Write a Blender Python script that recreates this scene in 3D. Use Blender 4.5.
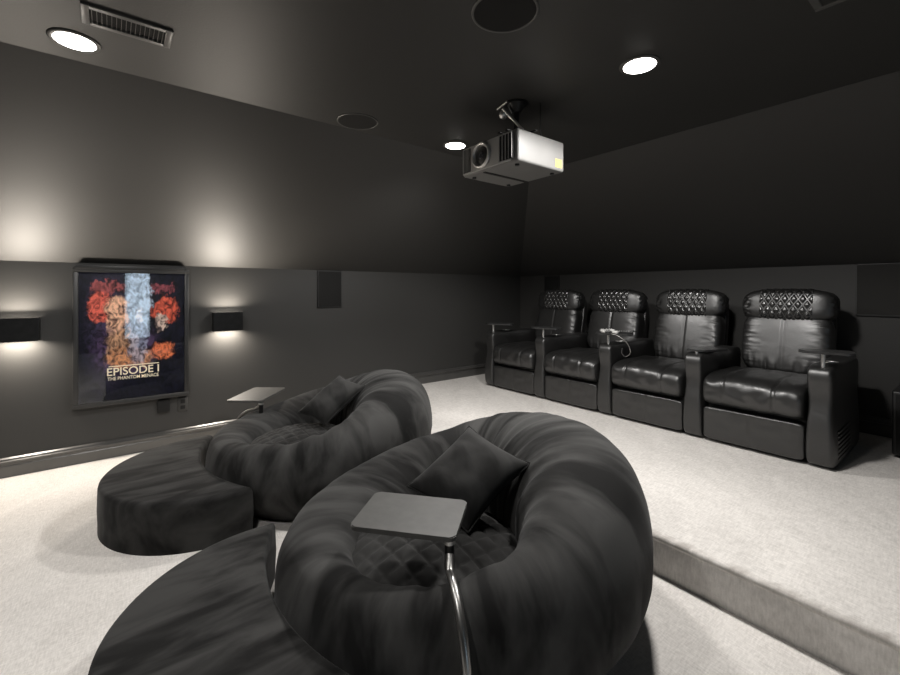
import bpy, bmesh, math, random
from mathutils import Vector, Matrix, noise
for o in list(bpy.data.objects):
    bpy.data.objects.remove(o, do_unlink=True)
SC = bpy.context.scene
COL = SC.collection
R = math.radians
PI = math.pi

# ------------------------------------------------------------------ camera
CAM_Z = 1.306
cam_d = bpy.data.cameras.new('camera')
cam = bpy.data.objects.new('camera', cam_d)
COL.objects.link(cam)
cam_d.sensor_width = 36.0
cam_d.lens = 430.0 / 900.0 * 36.0
cam_d.shift_y = -(337.5 - 291.0) / 900.0
cam_d.clip_start = 0.02
cam.location = (0, 0, CAM_Z)
cam.rotation_euler = (R(90), 0, math.asin(0.7856))
SC.camera = cam
# ------------------------------------------------------------------ world, exposure
w = bpy.data.worlds.new('room_air')
SC.world = w
w.use_nodes = True
w.node_tree.nodes['Background'].inputs[0].default_value = (0.0, 0.0, 0.0, 1)
w.node_tree.nodes['Background'].inputs[1].default_value = 0.0
SC.view_settings.view_transform = 'Standard'
SC.view_settings.look = 'None'
SC.view_settings.exposure = 0.0
SC.view_settings.gamma = 1.0
SC.view_settings.use_curve_mapping = False
DOWNLIGHT_W = {'a': 98.0, 'b': 190.0, 'c': 165.0, 'd': 66.0}
DOWNLIGHT_CONE = {'a': 157.0, 'b': 165.0, 'c': 155.0, 'd': 160.0}
SCONCE_W = 21.0

# ------------------------------------------------------------------ materials
def newmat(name):
    m = bpy.data.materials.new(name)
    m.use_nodes = True
    nt = m.node_tree
    return m, nt, nt.nodes['Principled BSDF']

def setp(b, **kw):
    for k, v in kw.items():
        k = k.replace('_', ' ')
        if k in b.inputs:
            b.inputs[k].default_value = v

def rgba(c):
    return (c[0], c[1], c[2], 1.0)

def simple(name, col, rough=0.5, metal=0.0, spec=0.5, bump=0.0, bscale=60.0, var=0.0):
    m, nt, b = newmat(name)
    setp(b, Base_Color=rgba(col), Roughness=rough, Metallic=metal)
    b.inputs['Specular IOR Level'].default_value = spec
    tc = nt.nodes.new('ShaderNodeTexCoord')
    if var > 0 or bump > 0:
        n = nt.nodes.new('ShaderNodeTexNoise')
        n.inputs['Scale'].default_value = bscale
        n.inputs['Detail'].default_value = 4
        nt.links.new(tc.outputs['Object'], n.inputs['Vector'])
        if var > 0:
            r = nt.nodes.new('ShaderNodeValToRGB')
            r.color_ramp.elements[0].position = 0.3
            r.color_ramp.elements[1].position = 0.7
            r.color_ramp.elements[0].color = rgba([c * (1 - var) for c in col])
            r.color_ramp.elements[1].color = rgba([c * (1 + var) for c in col])
            nt.links.new(n.outputs['Fac'], r.inputs[0])
            nt.links.new(r.outputs[0], b.inputs['Base Color'])
        if bump > 0:
            bp = nt.nodes.new('ShaderNodeBump')
            bp.inputs['Strength'].default_value = bump
            bp.inputs['Distance'].default_value = 0.004
            nt.links.new(n.outputs['Fac'], bp.inputs['Height'])
            nt.links.new(bp.outputs[0], b.inputs['Normal'])
    return m

def emit(name, col, strength):
    m, nt, b = newmat(name)
    setp(b, Base_Color=rgba((.8, .8, .8)))
    b.inputs['Emission Color'].default_value = rgba(col)
    b.inputs['Emission Strength'].default_value = strength
    return m

def mat_carpet(name='carpet', edge=None):
    m, nt, b = newmat(name)
    N, L = nt.nodes, nt.links
    tc = N.new('ShaderNodeTexCoord')
    def nse(scale, stretch, detail, rot=0.0, dist=0.0):
        mp = N.new('ShaderNodeMapping'); mp.inputs['Scale'].default_value = stretch
        rt = N.new('ShaderNodeVectorRotate'); rt.inputs['Angle'].default_value = rot
        L.new(tc.outputs['Object'], rt.inputs['Vector']); L.new(rt.outputs[0], mp.inputs['Vector'])
        n = N.new('ShaderNodeTexNoise'); n.inputs['Scale'].default_value = scale
        n.inputs['Detail'].default_value = detail; n.inputs['Distortion'].default_value = dist
        L.new(mp.outputs[0], n.inputs['Vector'])
        return n.outputs['Fac']
    def mth(op, a, bb, clamp=False):
        n = N.new('ShaderNodeMath'); n.operation = op; n.use_clamp = clamp
        for i, x in enumerate((a, bb)):
            if isinstance(x, (int, float)): n.inputs[i].default_value = x
            else: L.new(x, n.inputs[i])
        return n.outputs[0]
    weave = mth('ADD', nse(30, (1, 5, 1), 3, R(4)), nse(30, (5, 1, 1), 3, R(-3)))    # crossing linen threads
    fine = nse(260, (1, 1, 1), 2)
    swirl = nse(1.6, (1, 2.2, 1), 5, R(35), 1.5)                                      # vacuum tracks
    tot = mth('ADD', mth('ADD', mth('MULTIPLY', weave, 0.38), mth('MULTIPLY', fine, 0.16)), mth('MULTIPLY', swirl, 0.26))
    r = N.new('ShaderNodeValToRGB')
    r.color_ramp.elements[0].position = 0.40; r.color_ramp.elements[0].color = (0.49, 0.466, 0.44, 1)
    r.color_ramp.elements[1].position = 0.76; r.color_ramp.elements[1].color = (0.76, 0.73, 0.695, 1)
    L.new(tot, r.inputs[0])
    col = r.outputs[0]
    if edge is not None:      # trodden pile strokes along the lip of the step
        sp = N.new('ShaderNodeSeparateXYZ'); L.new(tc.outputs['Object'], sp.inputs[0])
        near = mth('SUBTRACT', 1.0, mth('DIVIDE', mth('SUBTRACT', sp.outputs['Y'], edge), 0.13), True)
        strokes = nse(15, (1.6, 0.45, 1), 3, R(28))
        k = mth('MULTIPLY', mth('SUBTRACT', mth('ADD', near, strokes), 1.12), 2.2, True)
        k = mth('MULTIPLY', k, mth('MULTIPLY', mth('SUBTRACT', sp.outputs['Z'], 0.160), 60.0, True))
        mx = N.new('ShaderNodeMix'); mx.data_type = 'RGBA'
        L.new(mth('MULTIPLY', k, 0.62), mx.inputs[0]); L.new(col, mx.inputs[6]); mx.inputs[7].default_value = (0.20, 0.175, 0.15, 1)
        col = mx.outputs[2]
    L.new(col, b.inputs['Base Color'])
    setp(b, Roughness=0.95)
    b.inputs['Specular IOR Level'].default_value = 0.1
    bp = N.new('ShaderNodeBump'); bp.inputs['Strength'].default_value = 0.5; bp.inputs['Distance'].default_value = 0.006
    L.new(tot, bp.inputs['Height']); L.new(bp.outputs[0], b.inputs['Normal'])
    return m

def mat_velvet(name, c0, c1, scale, stretch, radial=False):
    m, nt, b = newmat(name)
    N, L = nt.nodes, nt.links
    tc = N.new('ShaderNodeTexCoord')
    mp = N.new('ShaderNodeMapping')
    mp.inputs['Scale'].default_value = stretch
    mp.inputs['Rotation'].default_value = (0, 0, R(0))
    L.new(tc.outputs['Object'], mp.inputs['Vector'])
    n = N.new('ShaderNodeTexNoise'); n.inputs['Scale'].default_value = scale
    n.inputs['Detail'].default_value = 4; n.inputs['Roughness'].default_value = 0.5; n.inputs['Distortion'].default_value = 0.45
    if radial:
        sp = N.new('ShaderNodeSeparateXYZ'); L.new(tc.outputs['Object'], sp.inputs[0])
        cb = N.new('ShaderNodeCombineXYZ'); L.new(sp.outputs['X'], cb.inputs[0]); L.new(sp.outputs['Y'], cb.inputs[1])
        nm = N.new('ShaderNodeVectorMath'); nm.operation = 'NORMALIZE'; L.new(cb.outputs[0], nm.inputs[0])
        sc_ = N.new('ShaderNodeVectorMath'); sc_.operation = 'SCALE'; L.new(nm.outputs[0], sc_.inputs[0]); sc_.inputs['Scale'].default_value = 1.1
        ad = N.new('ShaderNodeVectorMath'); ad.operation = 'MULTIPLY_ADD'
        L.new(tc.outputs['Object'], ad.inputs[0]); ad.inputs[1].default_value = (0.45, 0.45, 0.9); L.new(sc_.outputs[0], ad.inputs[2])
        L.new(ad.outputs[0], n.inputs['Vector'])
    else:
        L.new(mp.outputs[0], n.inputs['Vector'])
    r = N.new('ShaderNodeValToRGB')
    r.color_ramp.elements[0].position = 0.385; r.color_ramp.elements[0].color = rgba(c0)
    r.color_ramp.elements[1].position = 0.625; r.color_ramp.elements[1].color = rgba(c1)
    L.new(n.outputs['Fac'], r.inputs[0]); L.new(r.outputs[0], b.inputs['Base Color'])
    setp(b, Roughness=0.85, Sheen_Weight=0.08, Sheen_Roughness=0.45)
    b.inputs['Sheen Tint'].default_value = (0.9, 0.9, 0.9, 1)
    b.inputs['Specular IOR Level'].default_value = 0.12
    n2 = N.new('ShaderNodeTexNoise'); n2.inputs['Scale'].default_value = 500
    L.new(tc.outputs['Object'], n2.inputs['Vector'])
    bp = N.new('ShaderNodeBump'); bp.inputs['Strength'].default_value = 0.15; bp.inputs['Distance'].default_value = 0.002
    L.new(n2.outputs['Fac'], bp.inputs['Height']); L.new(bp.outputs[0], b.inputs['Normal'])
    return m

def mat_leather(name='black_leather', rough=0.38):
    m, nt, b = newmat(name)
    N, L = nt.nodes, nt.links
    tc = N.new('ShaderNodeTexCoord')
    setp(b, Base_Color=(0.012, 0.0118, 0.0115, 1), Roughness=rough)
    b.inputs['Specular IOR Level'].default_value = 0.95
    n = N.new('ShaderNodeTexNoise'); n.inputs['Scale'].default_value = 7; n.inputs['Detail'].default_value = 4; n.inputs['Distortion'].default_value = 1.2
    v = N.new('ShaderNodeTexVoronoi'); v.inputs['Scale'].default_value = 260
    L.new(tc.outputs['Object'], n.inputs['Vector']); L.new(tc.outputs['Object'], v.inputs['Vector'])
    a = N.new('ShaderNodeMath'); a.operation = 'MULTIPLY_ADD'
    L.new(v.outputs['Distance'], a.inputs[0]); a.inputs[1].default_value = 0.05; L.new(n.outputs['Fac'], a.inputs[2])
    bp = N.new('ShaderNodeBump'); bp.inputs['Strength'].default_value = 0.22; bp.inputs['Distance'].default_value = 0.010
    L.new(a.outputs[0], bp.inputs['Height']); L.new(bp.outputs[0], b.inputs['Normal'])
    return m

M = {}
M['wall'] = simple('charcoal_wall_paint', (0.038, 0.0372, 0.0355), 0.55, spec=0.35, bump=0.12, bscale=140)
M['ceiling'] = simple('charcoal_ceiling_paint', (0.030, 0.0294, 0.028), 0.5, spec=0.35, bump=0.12, bscale=140)
M['trim'] = simple('charcoal_trim_paint', (0.060, 0.0585, 0.056), 0.28, spec=0.8, var=0.1, bscale=8)
M['carpet'] = mat_carpet()
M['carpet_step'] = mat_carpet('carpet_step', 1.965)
M['velvet'] = mat_velvet('grey_velvet', (0.0105, 0.0104, 0.0101), (0.056, 0.0555, 0.054), 3.4, (3.2, 1.1, 2.0), True)
M['velvet_ottoman'] = mat_velvet('grey_velvet_brushed', (0.0085, 0.0084, 0.0081), (0.040, 0.0396, 0.0384), 2.6, (4.2, 1.1, 2.0))
M['velvet_seat'] = mat_velvet('grey_quilted_velvet', (0.018, 0.0177, 0.0172), (0.040, 0.0396, 0.0387), 5.0, (1, 1, 1))
M['velvet_pillow'] = mat_velvet('grey_pillow_velvet', (0.018, 0.0178, 0.0173), (0.044, 0.0436, 0.0425), 4.0, (1, 2.5, 1))
M['leather'] = mat_leather()
M['leather_quilt'] = mat_leather('black_leather_quilted', 0.27)
M['leather_arm'] = mat_leather('black_leather_matt', 0.42)
M['black_plastic'] = simple('black_plastic', (0.012, 0.012, 0.012), 0.45, var=0.2, bscale=20)
M['black_metal'] = simple('black_metal', (0.02, 0.02, 0.02), 0.35, metal=0.6, var=0.2, bscale=20)
M['tray'] = simple('grey_tray_laminate', (0.066, 0.0645, 0.061), 0.5, spec=0.45, var=0.12, bscale=30)
M['tray_dark'] = simple('dark_tray_laminate', (0.03, 0.03, 0.03), 0.35, spec=0.6, var=0.15, bscale=30)
M['chrome'] = simple('brushed_chrome', (0.75, 0.74, 0.72), 0.42, metal=1.0, var=0.06, bscale=40)
M['steel'] = simple('gunmetal_tube', (0.34, 0.335, 0.325), 0.36, metal=1.0, var=0.06, bscale=40)
M['projector'] = simple('projector_silver', (0.145, 0.143, 0.139), 0.5, spec=0.5, var=0.04, bscale=10)
M['projector_face'] = simple('projector_grey_front', (0.34, 0.335, 0.325), 0.5, var=0.05, bscale=10)
M['grille'] = simple('dark_grille', (0.013, 0.0128, 0.0125), 0.8, spec=0.2, bump=0.3, bscale=600)
M['acoustic'] = simple('charcoal_acoustic_cloth', (0.034, 0.0333, 0.0318), 0.9, spec=0.1, bump=0.15, bscale=500, var=0.1)
M['vent'] = simple('painted_vent_metal', (0.075, 0.074, 0.07), 0.4, var=0.08, bscale=20)
M['void'] = simple('duct_black', (0.004, 0.004, 0.004), 0.9, var=0.1, bscale=20)
M['white_plastic'] = simple('white_plastic', (0.50, 0.495, 0.48), 0.35, var=0.04, bscale=30)
M['yellow'] = simple('yellow_sticker', (0.50, 0.37, 0.09), 0.6, var=0.1, bscale=60)
M['lens_glass'] = simple('lens_glass', (0.02, 0.022, 0.03), 0.08, spec=0.9, var=0.1, bscale=5)
M['lamp_on'] = emit('lamp_diffuser_lit', (1.0, 0.96, 0.90), 16.0)
M['sconce_led'] = emit('sconce_led_lit', (1.0, 0.90, 0.76), 4.0)
M['letter'] = emit('lit_lettering', (1.0, 0.86, 0.62), 0.62)
M['letter'].node_tree.nodes['Principled BSDF'].inputs['Base Color'].default_value = (0.6, 0.5, 0.35, 1)

# ------------------------------------------------------------------ mesh helpers
def link(name, me, parent=None, mat=None, smooth=False, loc=None):
    o = bpy.data.objects.new(name, me)
    COL.objects.link(o)
    if mat is not None:
        me.materials.append(mat)
    if smooth:
        for p in me.polygons:
            p.use_smooth = True
    if parent is not None:
        o.parent = parent
    if loc is not None:
        o.location = loc
    return o

def obj(name, bm, mat=None, parent=None, smooth=False, loc=None, angle=None):
    me = bpy.data.meshes.new(name)
    bmesh.ops.recalc_face_normals(bm, faces=bm.faces)
    bm.to_mesh(me)
    bm.free()
    o = link(name, me, parent, mat, smooth or angle is not None, loc)
    if angle is not None:
        me.set_sharp_from_angle(angle=R(angle))
    return o

def box(bm, c, s, bevel=0.0, seg=2, rot=None):
    r = bmesh.ops.create_cube(bm, size=1.0)
    vs = r['verts']
    for v in vs:
        v.co = Vector((v.co.x * s[0], v.co.y * s[1], v.co.z * s[2]))
    if bevel > 0:
        es = list({e for v in vs for e in v.link_edges})
        rr = bmesh.ops.bevel(bm, geom=es, offset=bevel, segments=seg, affect='EDGES', profile=0.5)
        vs = list({v for f in rr['faces'] for v in f.verts} | {v for v in vs if v.is_valid})
    for v in vs:
        if rot is not None:
            v.co = rot @ v.co
        v.co += Vector(c)
    return vs

def cyl(bm, p0, p1, r0, r1=None, seg=24, caps=True):
    r1 = r0 if r1 is None else r1
    p0, p1 = Vector(p0), Vector(p1)
    d = (p1 - p0)
    q = d.to_track_quat('Z', 'Y').to_matrix()
    rings = []
    for p, r in ((p0, r0), (p1, r1)):
        rings.append([bm.verts.new(p + q @ Vector((r * math.cos(2 * PI * k / seg), r * math.sin(2 * PI * k / seg), 0))) for k in range(seg)])
    for k in range(seg):
        bm.faces.new((rings[0][k], rings[0][(k + 1) % seg], rings[1][(k + 1) % seg], rings[1][k]))
    if caps:
        bm.faces.new(rings[0][::-1]); bm.faces.new(rings[1])

def tube(bm, pts, rad, seg=14):
    pts = [Vector(p) for p in pts]
    rings = []
    up = Vector((0, 0, 1))
    prev = None
    for i, p in enumerate(pts):
        t = (pts[min(i + 1, len(pts) - 1)] - pts[max(i - 1, 0)]).normalized()
        if prev is None:
            a = t.orthogonal().normalized()
        else:
            a = (prev - t * prev.dot(t)).normalized()
        prev = a
        b2 = t.cross(a)
        rr = rad[i] if isinstance(rad, (list, tuple)) else rad
        rings.append([bm.verts.new(p + (a * math.cos(2 * PI * k / seg) + b2 * math.sin(2 * PI * k / seg)) * rr) for k in range(seg)])
    for i in range(len(rings) - 1):
        for k in range(seg):
            bm.faces.new((rings[i][k], rings[i][(k + 1) % seg], rings[i + 1][(k + 1) % seg], rings[i + 1][k]))
    bm.faces.new(rings[0][::-1]); bm.faces.new(rings[-1])

def smooth_path(pts, n=8):
    pts = [Vector(p) for p in pts]
    P = [pts[0]] + pts + [pts[-1]]
    out = []
    for i in range(1, len(P) - 2):
        for k in range(n):
            t = k / n
            a, b, c, d = P[i - 1], P[i], P[i + 1], P[i + 2]
            out.append(0.5 * ((2 * b) + (-a + c) * t + (2 * a - 5 * b + 4 * c - d) * t * t + (-a + 3 * b - 3 * c + d) * t ** 3))
    out.append(pts[-1])
    return out

def prism(bm, pts, z0, z1):
    lo = [bm.verts.new((x, y, z0)) for x, y in pts]
    hi = [bm.verts.new((x, y, z1)) for x, y in pts]
    n = len(pts)
    bm.faces.new(lo[::-1]); bm.faces.new(hi)
    for k in range(n):
        bm.faces.new((lo[k], lo[(k + 1) % n], hi[(k + 1) % n], hi[k]))

def superbox(c, s, n=5.0, cuts=14, fn=None, bm=None, a=None):
    """cushion: superellipsoid of half-sizes s; fn(p in -1..1) -> offset Vector in metres"""
    bm = bm or bmesh.new()
    start = set(bm.verts)
    bmesh.ops.create_cube(bm, size=2.0)
    new = [v for v in bm.verts if v not in start]
    es = list({e for v in new for e in v.link_edges})
    bmesh.ops.subdivide_edges(bm, edges=es, cuts=cuts, use_grid_fill=True)
    for v in [v for v in bm.verts if v not in start]:
        p = v.co.copy()
        # spread samples toward the rims so corners stay round
        p = Vector([math.sin(t * PI / 2) * 0.35 + t * 0.65 for t in p])
        if a is None:
            f = (abs(p.x) ** n + abs(p.y) ** n + abs(p.z) ** n) ** (-1.0 / n)
        else:       # a: rounder section in y-z than along x
            f = ((abs(p.y) ** a + abs(p.z) ** a) ** (n / a) + abs(p.x) ** n) ** (-1.0 / n)
        q = p * f
        d = fn(q) if fn else Vector((0, 0, 0))
        v.co = Vector((q.x * s[0] + c[0], q.y * s[1] + c[1], q.z * s[2] + c[2])) + d
    return bm

def empty(name, loc=(0, 0, 0), rz=0.0):
    o = bpy.data.objects.new(name, None)
    o.empty_display_size = 0.1
    COL.objects.link(o)
    o.location = loc
    o.rotation_euler = (0, 0, rz)
    return o

def tag(o, label=None, cat=None, group=None, kind=None):
    if label: o['label'] = label
    if cat: o['category'] = cat
    if group: o['group'] = group
    if kind: o['kind'] = kind
    return o

def kids(o):
    return [c for c in bpy.data.objects if c.parent is o]

def copy_tree(o, parent=None):
    c = o.copy()
    COL.objects.link(c)
    if parent is not None:
        c.parent = parent
    for ch in kids(o):
        copy_tree(ch, c)
    return c

# ------------------------------------------------------------------ room shell
XL, YB, KNEE, HC = -4.30, 4.69, 1.52, 2.44
SL = 1.50                       # plan depth of the sloped ceilings
XR, YF = 3.2, -2.8
PLAT_Y, PLAT_Z = 1.965, 0.184
T = 0.12

def structure(name, bm, mat, label=None, cat=None):
    o = obj(name, bm, mat)
    o['kind'] = 'structure'
    if label: o['label'] = label
    if cat: o['category'] = cat
    return o

b = bmesh.new(); box(b, ((XL + XR) / 2, (YF + YB) / 2, -0.06), (XR - XL + 2 * T, YB - YF + 2 * T, 0.12))
structure('floor', b, M['carpet'], 'light beige carpeted floor of the theater room', 'floor')

# carpeted riser with a soft nosing
b = bmesh.new()
prof = [(PLAT_Y + 0.014, 0.0), (PLAT_Y + 0.014, PLAT_Z - 0.032), (PLAT_Y + 0.012, PLAT_Z - 0.028)]
for k in range(9):
    a = PI * 1.35 - k / 8 * PI * 0.85
    prof.append((PLAT_Y + 0.013 + 0.013 * math.cos(a), PLAT_Z - 0.013 + 0.013 * math.sin(a)))
prof += [(YB, PLAT_Z), (YB, 0.0)]
xs = [XL, XR]
rings = [[b.verts.new((x, y, z)) for y, z in prof] for x in xs]
n = len(prof)
for k in range(n):
    b.faces.new((rings[0][k], rings[0][(k + 1) % n], rings[1][(k + 1) % n], rings[1][k]))
b.faces.new(rings[0]); b.faces.new(rings[1][::-1])
o = structure('floor_platform', b, M['carpet_step'], 'raised carpeted platform under the recliner row', 'platform')

b = bmesh.new(); box(b, (XL - T / 2, (YF + YB) / 2, (KNEE) / 2), (T, YB - YF + 2 * T, KNEE))
structure('wall_left', b, M['wall'], 'charcoal knee wall behind the poster and wall lights', 'wall')
b = bmesh.new(); box(b, ((XL + XR) / 2, YB + T / 2, KNEE / 2), (XR - XL, T, KNEE))
structure('wall_back', b, M['wall'], 'charcoal knee wall behind the recliners', 'wall')
b = bmesh.new(); box(b, (XR + T / 2, (YF + YB) / 2, HC / 2), (T, YB - YF + 2 * T, HC))
structure('wall_right', b, M['wall'])
b = bmesh.new(); box(b, (XR - 0.012, 0.45, 1.02), (0.010, 0.44, 1.50))
o = structure('window_1', b, emit('daylight_pane', (0.62, 0.82, 1.0), 3.2), 'narrow daylit window on the right wall', 'window')
b = bmesh.new()
for cy, cz, sy, sz in ((0.45, 1.80, 0.58, 0.07), (0.45, 0.24, 0.58, 0.07), (0.195, 1.02, 0.07, 1.5), (0.705, 1.02, 0.07, 1.5)):
    box(b, (XR - 0.014, cy, cz), (0.028, sy, sz), 0.004)
obj('window_frame', b, M['trim'], o)
b = bmesh.new(); box(b, ((XL + XR) / 2, YF - T / 2, HC / 2), (XR - XL, T, HC))
structure('wall_front', b, M['wall'])
b = bmesh.new(); box(b, ((XL + SL + XR) / 2, (YF + YB - SL) / 2, HC + 0.06), (XR - XL - SL, YB - SL - YF, 0.12))
structure('ceiling', b, M['ceiling'], 'flat charcoal ceiling', 'ceiling')

def slope(name, quad, label):
    b = bmesh.new()
    lo = [Vector(p) for p in quad]
    nrm = (lo[1] - lo[0]).cross(lo[3] - lo[0]).normalized()
    if nrm.z < 0: nrm = -nrm
    v0 = [b.verts.new(p) for p in lo]; v1 = [b.verts.new(p + Vector((0, 0, T))) for p in lo]
    b.faces.new(v0); b.faces.new(v1[::-1])
    for k in range(4):
        b.faces.new((v0[k], v0[(k + 1) % 4], v1[(k + 1) % 4], v1[k]))
    structure(name, b, M['wall'], label, 'sloped ceiling')
slope('ceiling_slope_left', [(XL, YF, KNEE), (XL, YB, KNEE), (XL + SL, YB - SL, HC), (XL + SL, YF, HC)], 'sloped charcoal ceiling above the poster wall')
slope('ceiling_slope_back', [(XL, YB, KNEE), (XR, YB, KNEE), (XR, YB - SL, HC), (XL + SL, YB - SL, HC)], 'sloped charcoal ceiling above the recliners')

# baseboards: stepped profile extruded along the wall
def baseboard(name, p0, p1, inward, z0, label):
    prof = [(0, 0), (0.016, 0), (0.016, 0.075), (0.012, 0.082), (0.013, 0.096), (0.030, 0.103), (0.030, 0.112), (0.020, 0.118), (0.018, 0.128), (0.006, 0.137), (0, 0.137)]
    b = bmesh.new()
    p0, p1, inward = Vector(p0), Vector(p1), Vector(inward)
    rr = [[b.verts.new(p + inward * d + Vector((0, 0, z + z0))) for d, z in prof] for p in (p0, p1)]
    n = len(prof)
    for k in range(n):
        b.faces.new((rr[0][k], rr[0][(k + 1) % n], rr[1][(k + 1) % n], rr[1][k]))
    b.faces.new(rr[0]); b.faces.new(rr[1][::-1])
    structure(name, b, M['trim'], label, 'baseboard')
baseboard('baseboard_left', (XL, YF, 0), (XL, PLAT_Y, 0), (1, 0, 0), 0.0, 'dark stepped baseboard under the poster')
baseboard('baseboard_left_platform', (XL, PLAT_Y + 0.02, 0), (XL, YB, 0), (1, 0, 0), PLAT_Z, 'dark baseboard along the platform')
baseboard('baseboard_back', (XL, YB, 0), (XR, YB, 0), (0, -1, 0), PLAT_Z, 'dark baseboard behind the recliners')

# ------------------------------------------------------------------ round loungers
RO = 0.755       # widest radius
RB = 0.66        # radius on the floor
OC = Vector((0.065, -0.185))   # centre of the seat well
OR = 0.315

def sm(t):
    t = max(0.0, min(1.0, t)); return t * t * (3 - 2 * t)

def ring_height(th):
    t = 0.5 + 0.5 * math.cos(th - R(72))
    return 0.388 + (0.70 - 0.388) * t ** 1.45

def inner_r(th):
    u = Vector((math.cos(th), math.sin(th)))
    bb = u.dot(OC); cc = OC.dot(OC) - OR * OR
    return bb + math.sqrt(bb * bb - cc)

def ring_rz(th, ph):
    """section of the padded ring: ph 0 outer, pi/2 top, pi inner"""
    H = ring_height(th); ri = inner_r(th)
    rc = (RO + ri) / 2; a = (RO - ri) / 2
    zc = H * 0.50
    c, s = math.cos(ph), math.sin(ph)
    if s >= 0:
        nx = 2.25
        r = rc + a * math.copysign(abs(c) ** (2 / nx), c)
        z = zc + (H - zc) * abs(s) ** (2 / nx)
        # back lobe leans outward, its top sits nearer the rim
        back = sm(0.5 + 0.5 * math.sin(th))
        r += a * 0.10 * back * abs(s) ** 2
    else:
        nx = 2.4
        zlow = -0.09
        z = zc + (zc - zlow) * -(abs(s) ** (2 / nx))
        r = rc + a * math.copysign(abs(c) ** (2 / nx), c)
        r -= 0.10 * sm(1 - max(z, 0) / zc) ** 1.3 * (1 if c > 0 else 0)
    return r, z

def ring_point(th, ph, seed=0.0):
    r, z = ring_rz(th, ph)
    # gathers that run from the well over the crest
    crest = max(0.0, math.sin(ph)) ** 0.6 if math.sin(ph) > 0 else 0
    innr = sm((math.cos(PI - ph) + 0.75) / 1.6)
    g = noise.noise(Vector((math.cos(th) * 5.2 + seed, math.sin(th) * 5.2, ph * 0.35)))
    g2 = noise.noise(Vector((math.cos(th) * 11 + seed, math.sin(th) * 11, ph * 0.6 + 4)))
    low = noise.noise(Vector((math.cos(th) * 1.5 + seed, math.sin(th) * 1.5, ph)))
    d = (0.022 * g + 0.011 * g2) * (0.25 + 0.75 * innr) * (0.35 + 0.65 * crest) + 0.014 * low
    nr, nz = math.cos(ph), math.sin(ph)
    r += d * nr; z += d * nz
    z = max(z, 0.0)
    return Vector((r * math.cos(th), r * math.sin(th), z))

def make_ring(seed):
    bm = bmesh.new()
    NT, NP = 220, 72
    g = [[bm.verts.new(ring_point(2 * PI * i / NT, 2 * PI * j / NP, seed)) for j in range(NP)] for i in range(NT)]
    for i in range(NT):
        for j in range(NP):
            a, b2, c, d = g[i][j], g[(i + 1) % NT][j], g[(i + 1) % NT][(j + 1) % NP], g[i][(j + 1) % NP]
            bm.faces.new((a, b2, c, d))
    bmesh.ops.remove_doubles(bm, verts=bm.verts, dist=1e-5)
    return bm

def quilt(x, y, pitch, k=2.0):
    u = (x + y) / pitch; v = (x - y) / pitch
    a = abs(math.sin(PI * u)); c = abs(math.sin(PI * v))
    return (min(a, c)) ** 0.5

def make_well(seed):
    bm = bmesh.new()
    NR, NA = 60, 180
    Rr = OR + 0.05
    rows = []
    for i in range(NR + 1):
        row = []
        t = i / NR
        for k in range(NA if i else 1):
            a = 2 * PI * k / NA
            x, y = Rr * t * math.cos(a), Rr * t * math.sin(a)
            z = 0.278 + 0.085 * (1 - t * t) ** 0.8 + 0.016 * quilt((x + y) * 0.7071, (x - y) * 0.7071, 0.098) * (1 - t ** 6)
            row.append(bm.verts.new((OC.x + x, OC.y + y, z)))
        rows.append(row)
    for k in range(NA):
        bm.faces.new((rows[0][0], rows[1][k], rows[1][(k + 1) % NA]))
    for i in range(1, NR):
        for k in range(NA):
            bm.faces.new((rows[i][k], rows[i + 1][k], rows[i + 1][(k + 1) % NA], rows[i][(k + 1) % NA]))
    # skirt down and base so that it is a solid pad
    low = [bm.verts.new((OC.x + Rr * math.cos(2 * PI * k / NA), OC.y + Rr * math.sin(2 * PI * k / NA), 0.16)) for k in range(NA)]
    for k in range(NA):
        bm.faces.new((rows[NR][k], low[k], low[(k + 1) % NA], rows[NR][(k + 1) % NA]))
    bm.faces.new(low[::-1])
    return bm

def lounger(loc, seed, label):
    root = empty('round_lounger', loc)
    tag(root, label, 'lounger', 'round velvet loungers on the lower floor')
    obj('padded_ring', make_ring(seed), M['velvet'], root, True)
    obj('quilted_seat', make_well(seed), M['velvet_seat'], root, True)
    return root
LF = Vector((-1.434, 1.202, 0)); LB = Vector((-2.951, 1.20, 0))
lounger(LF, 0.0, 'large round grey velvet lounger nearest the camera')
lounger(LB, 7.3, 'round grey velvet lounger farther back beside the left wall')

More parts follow.
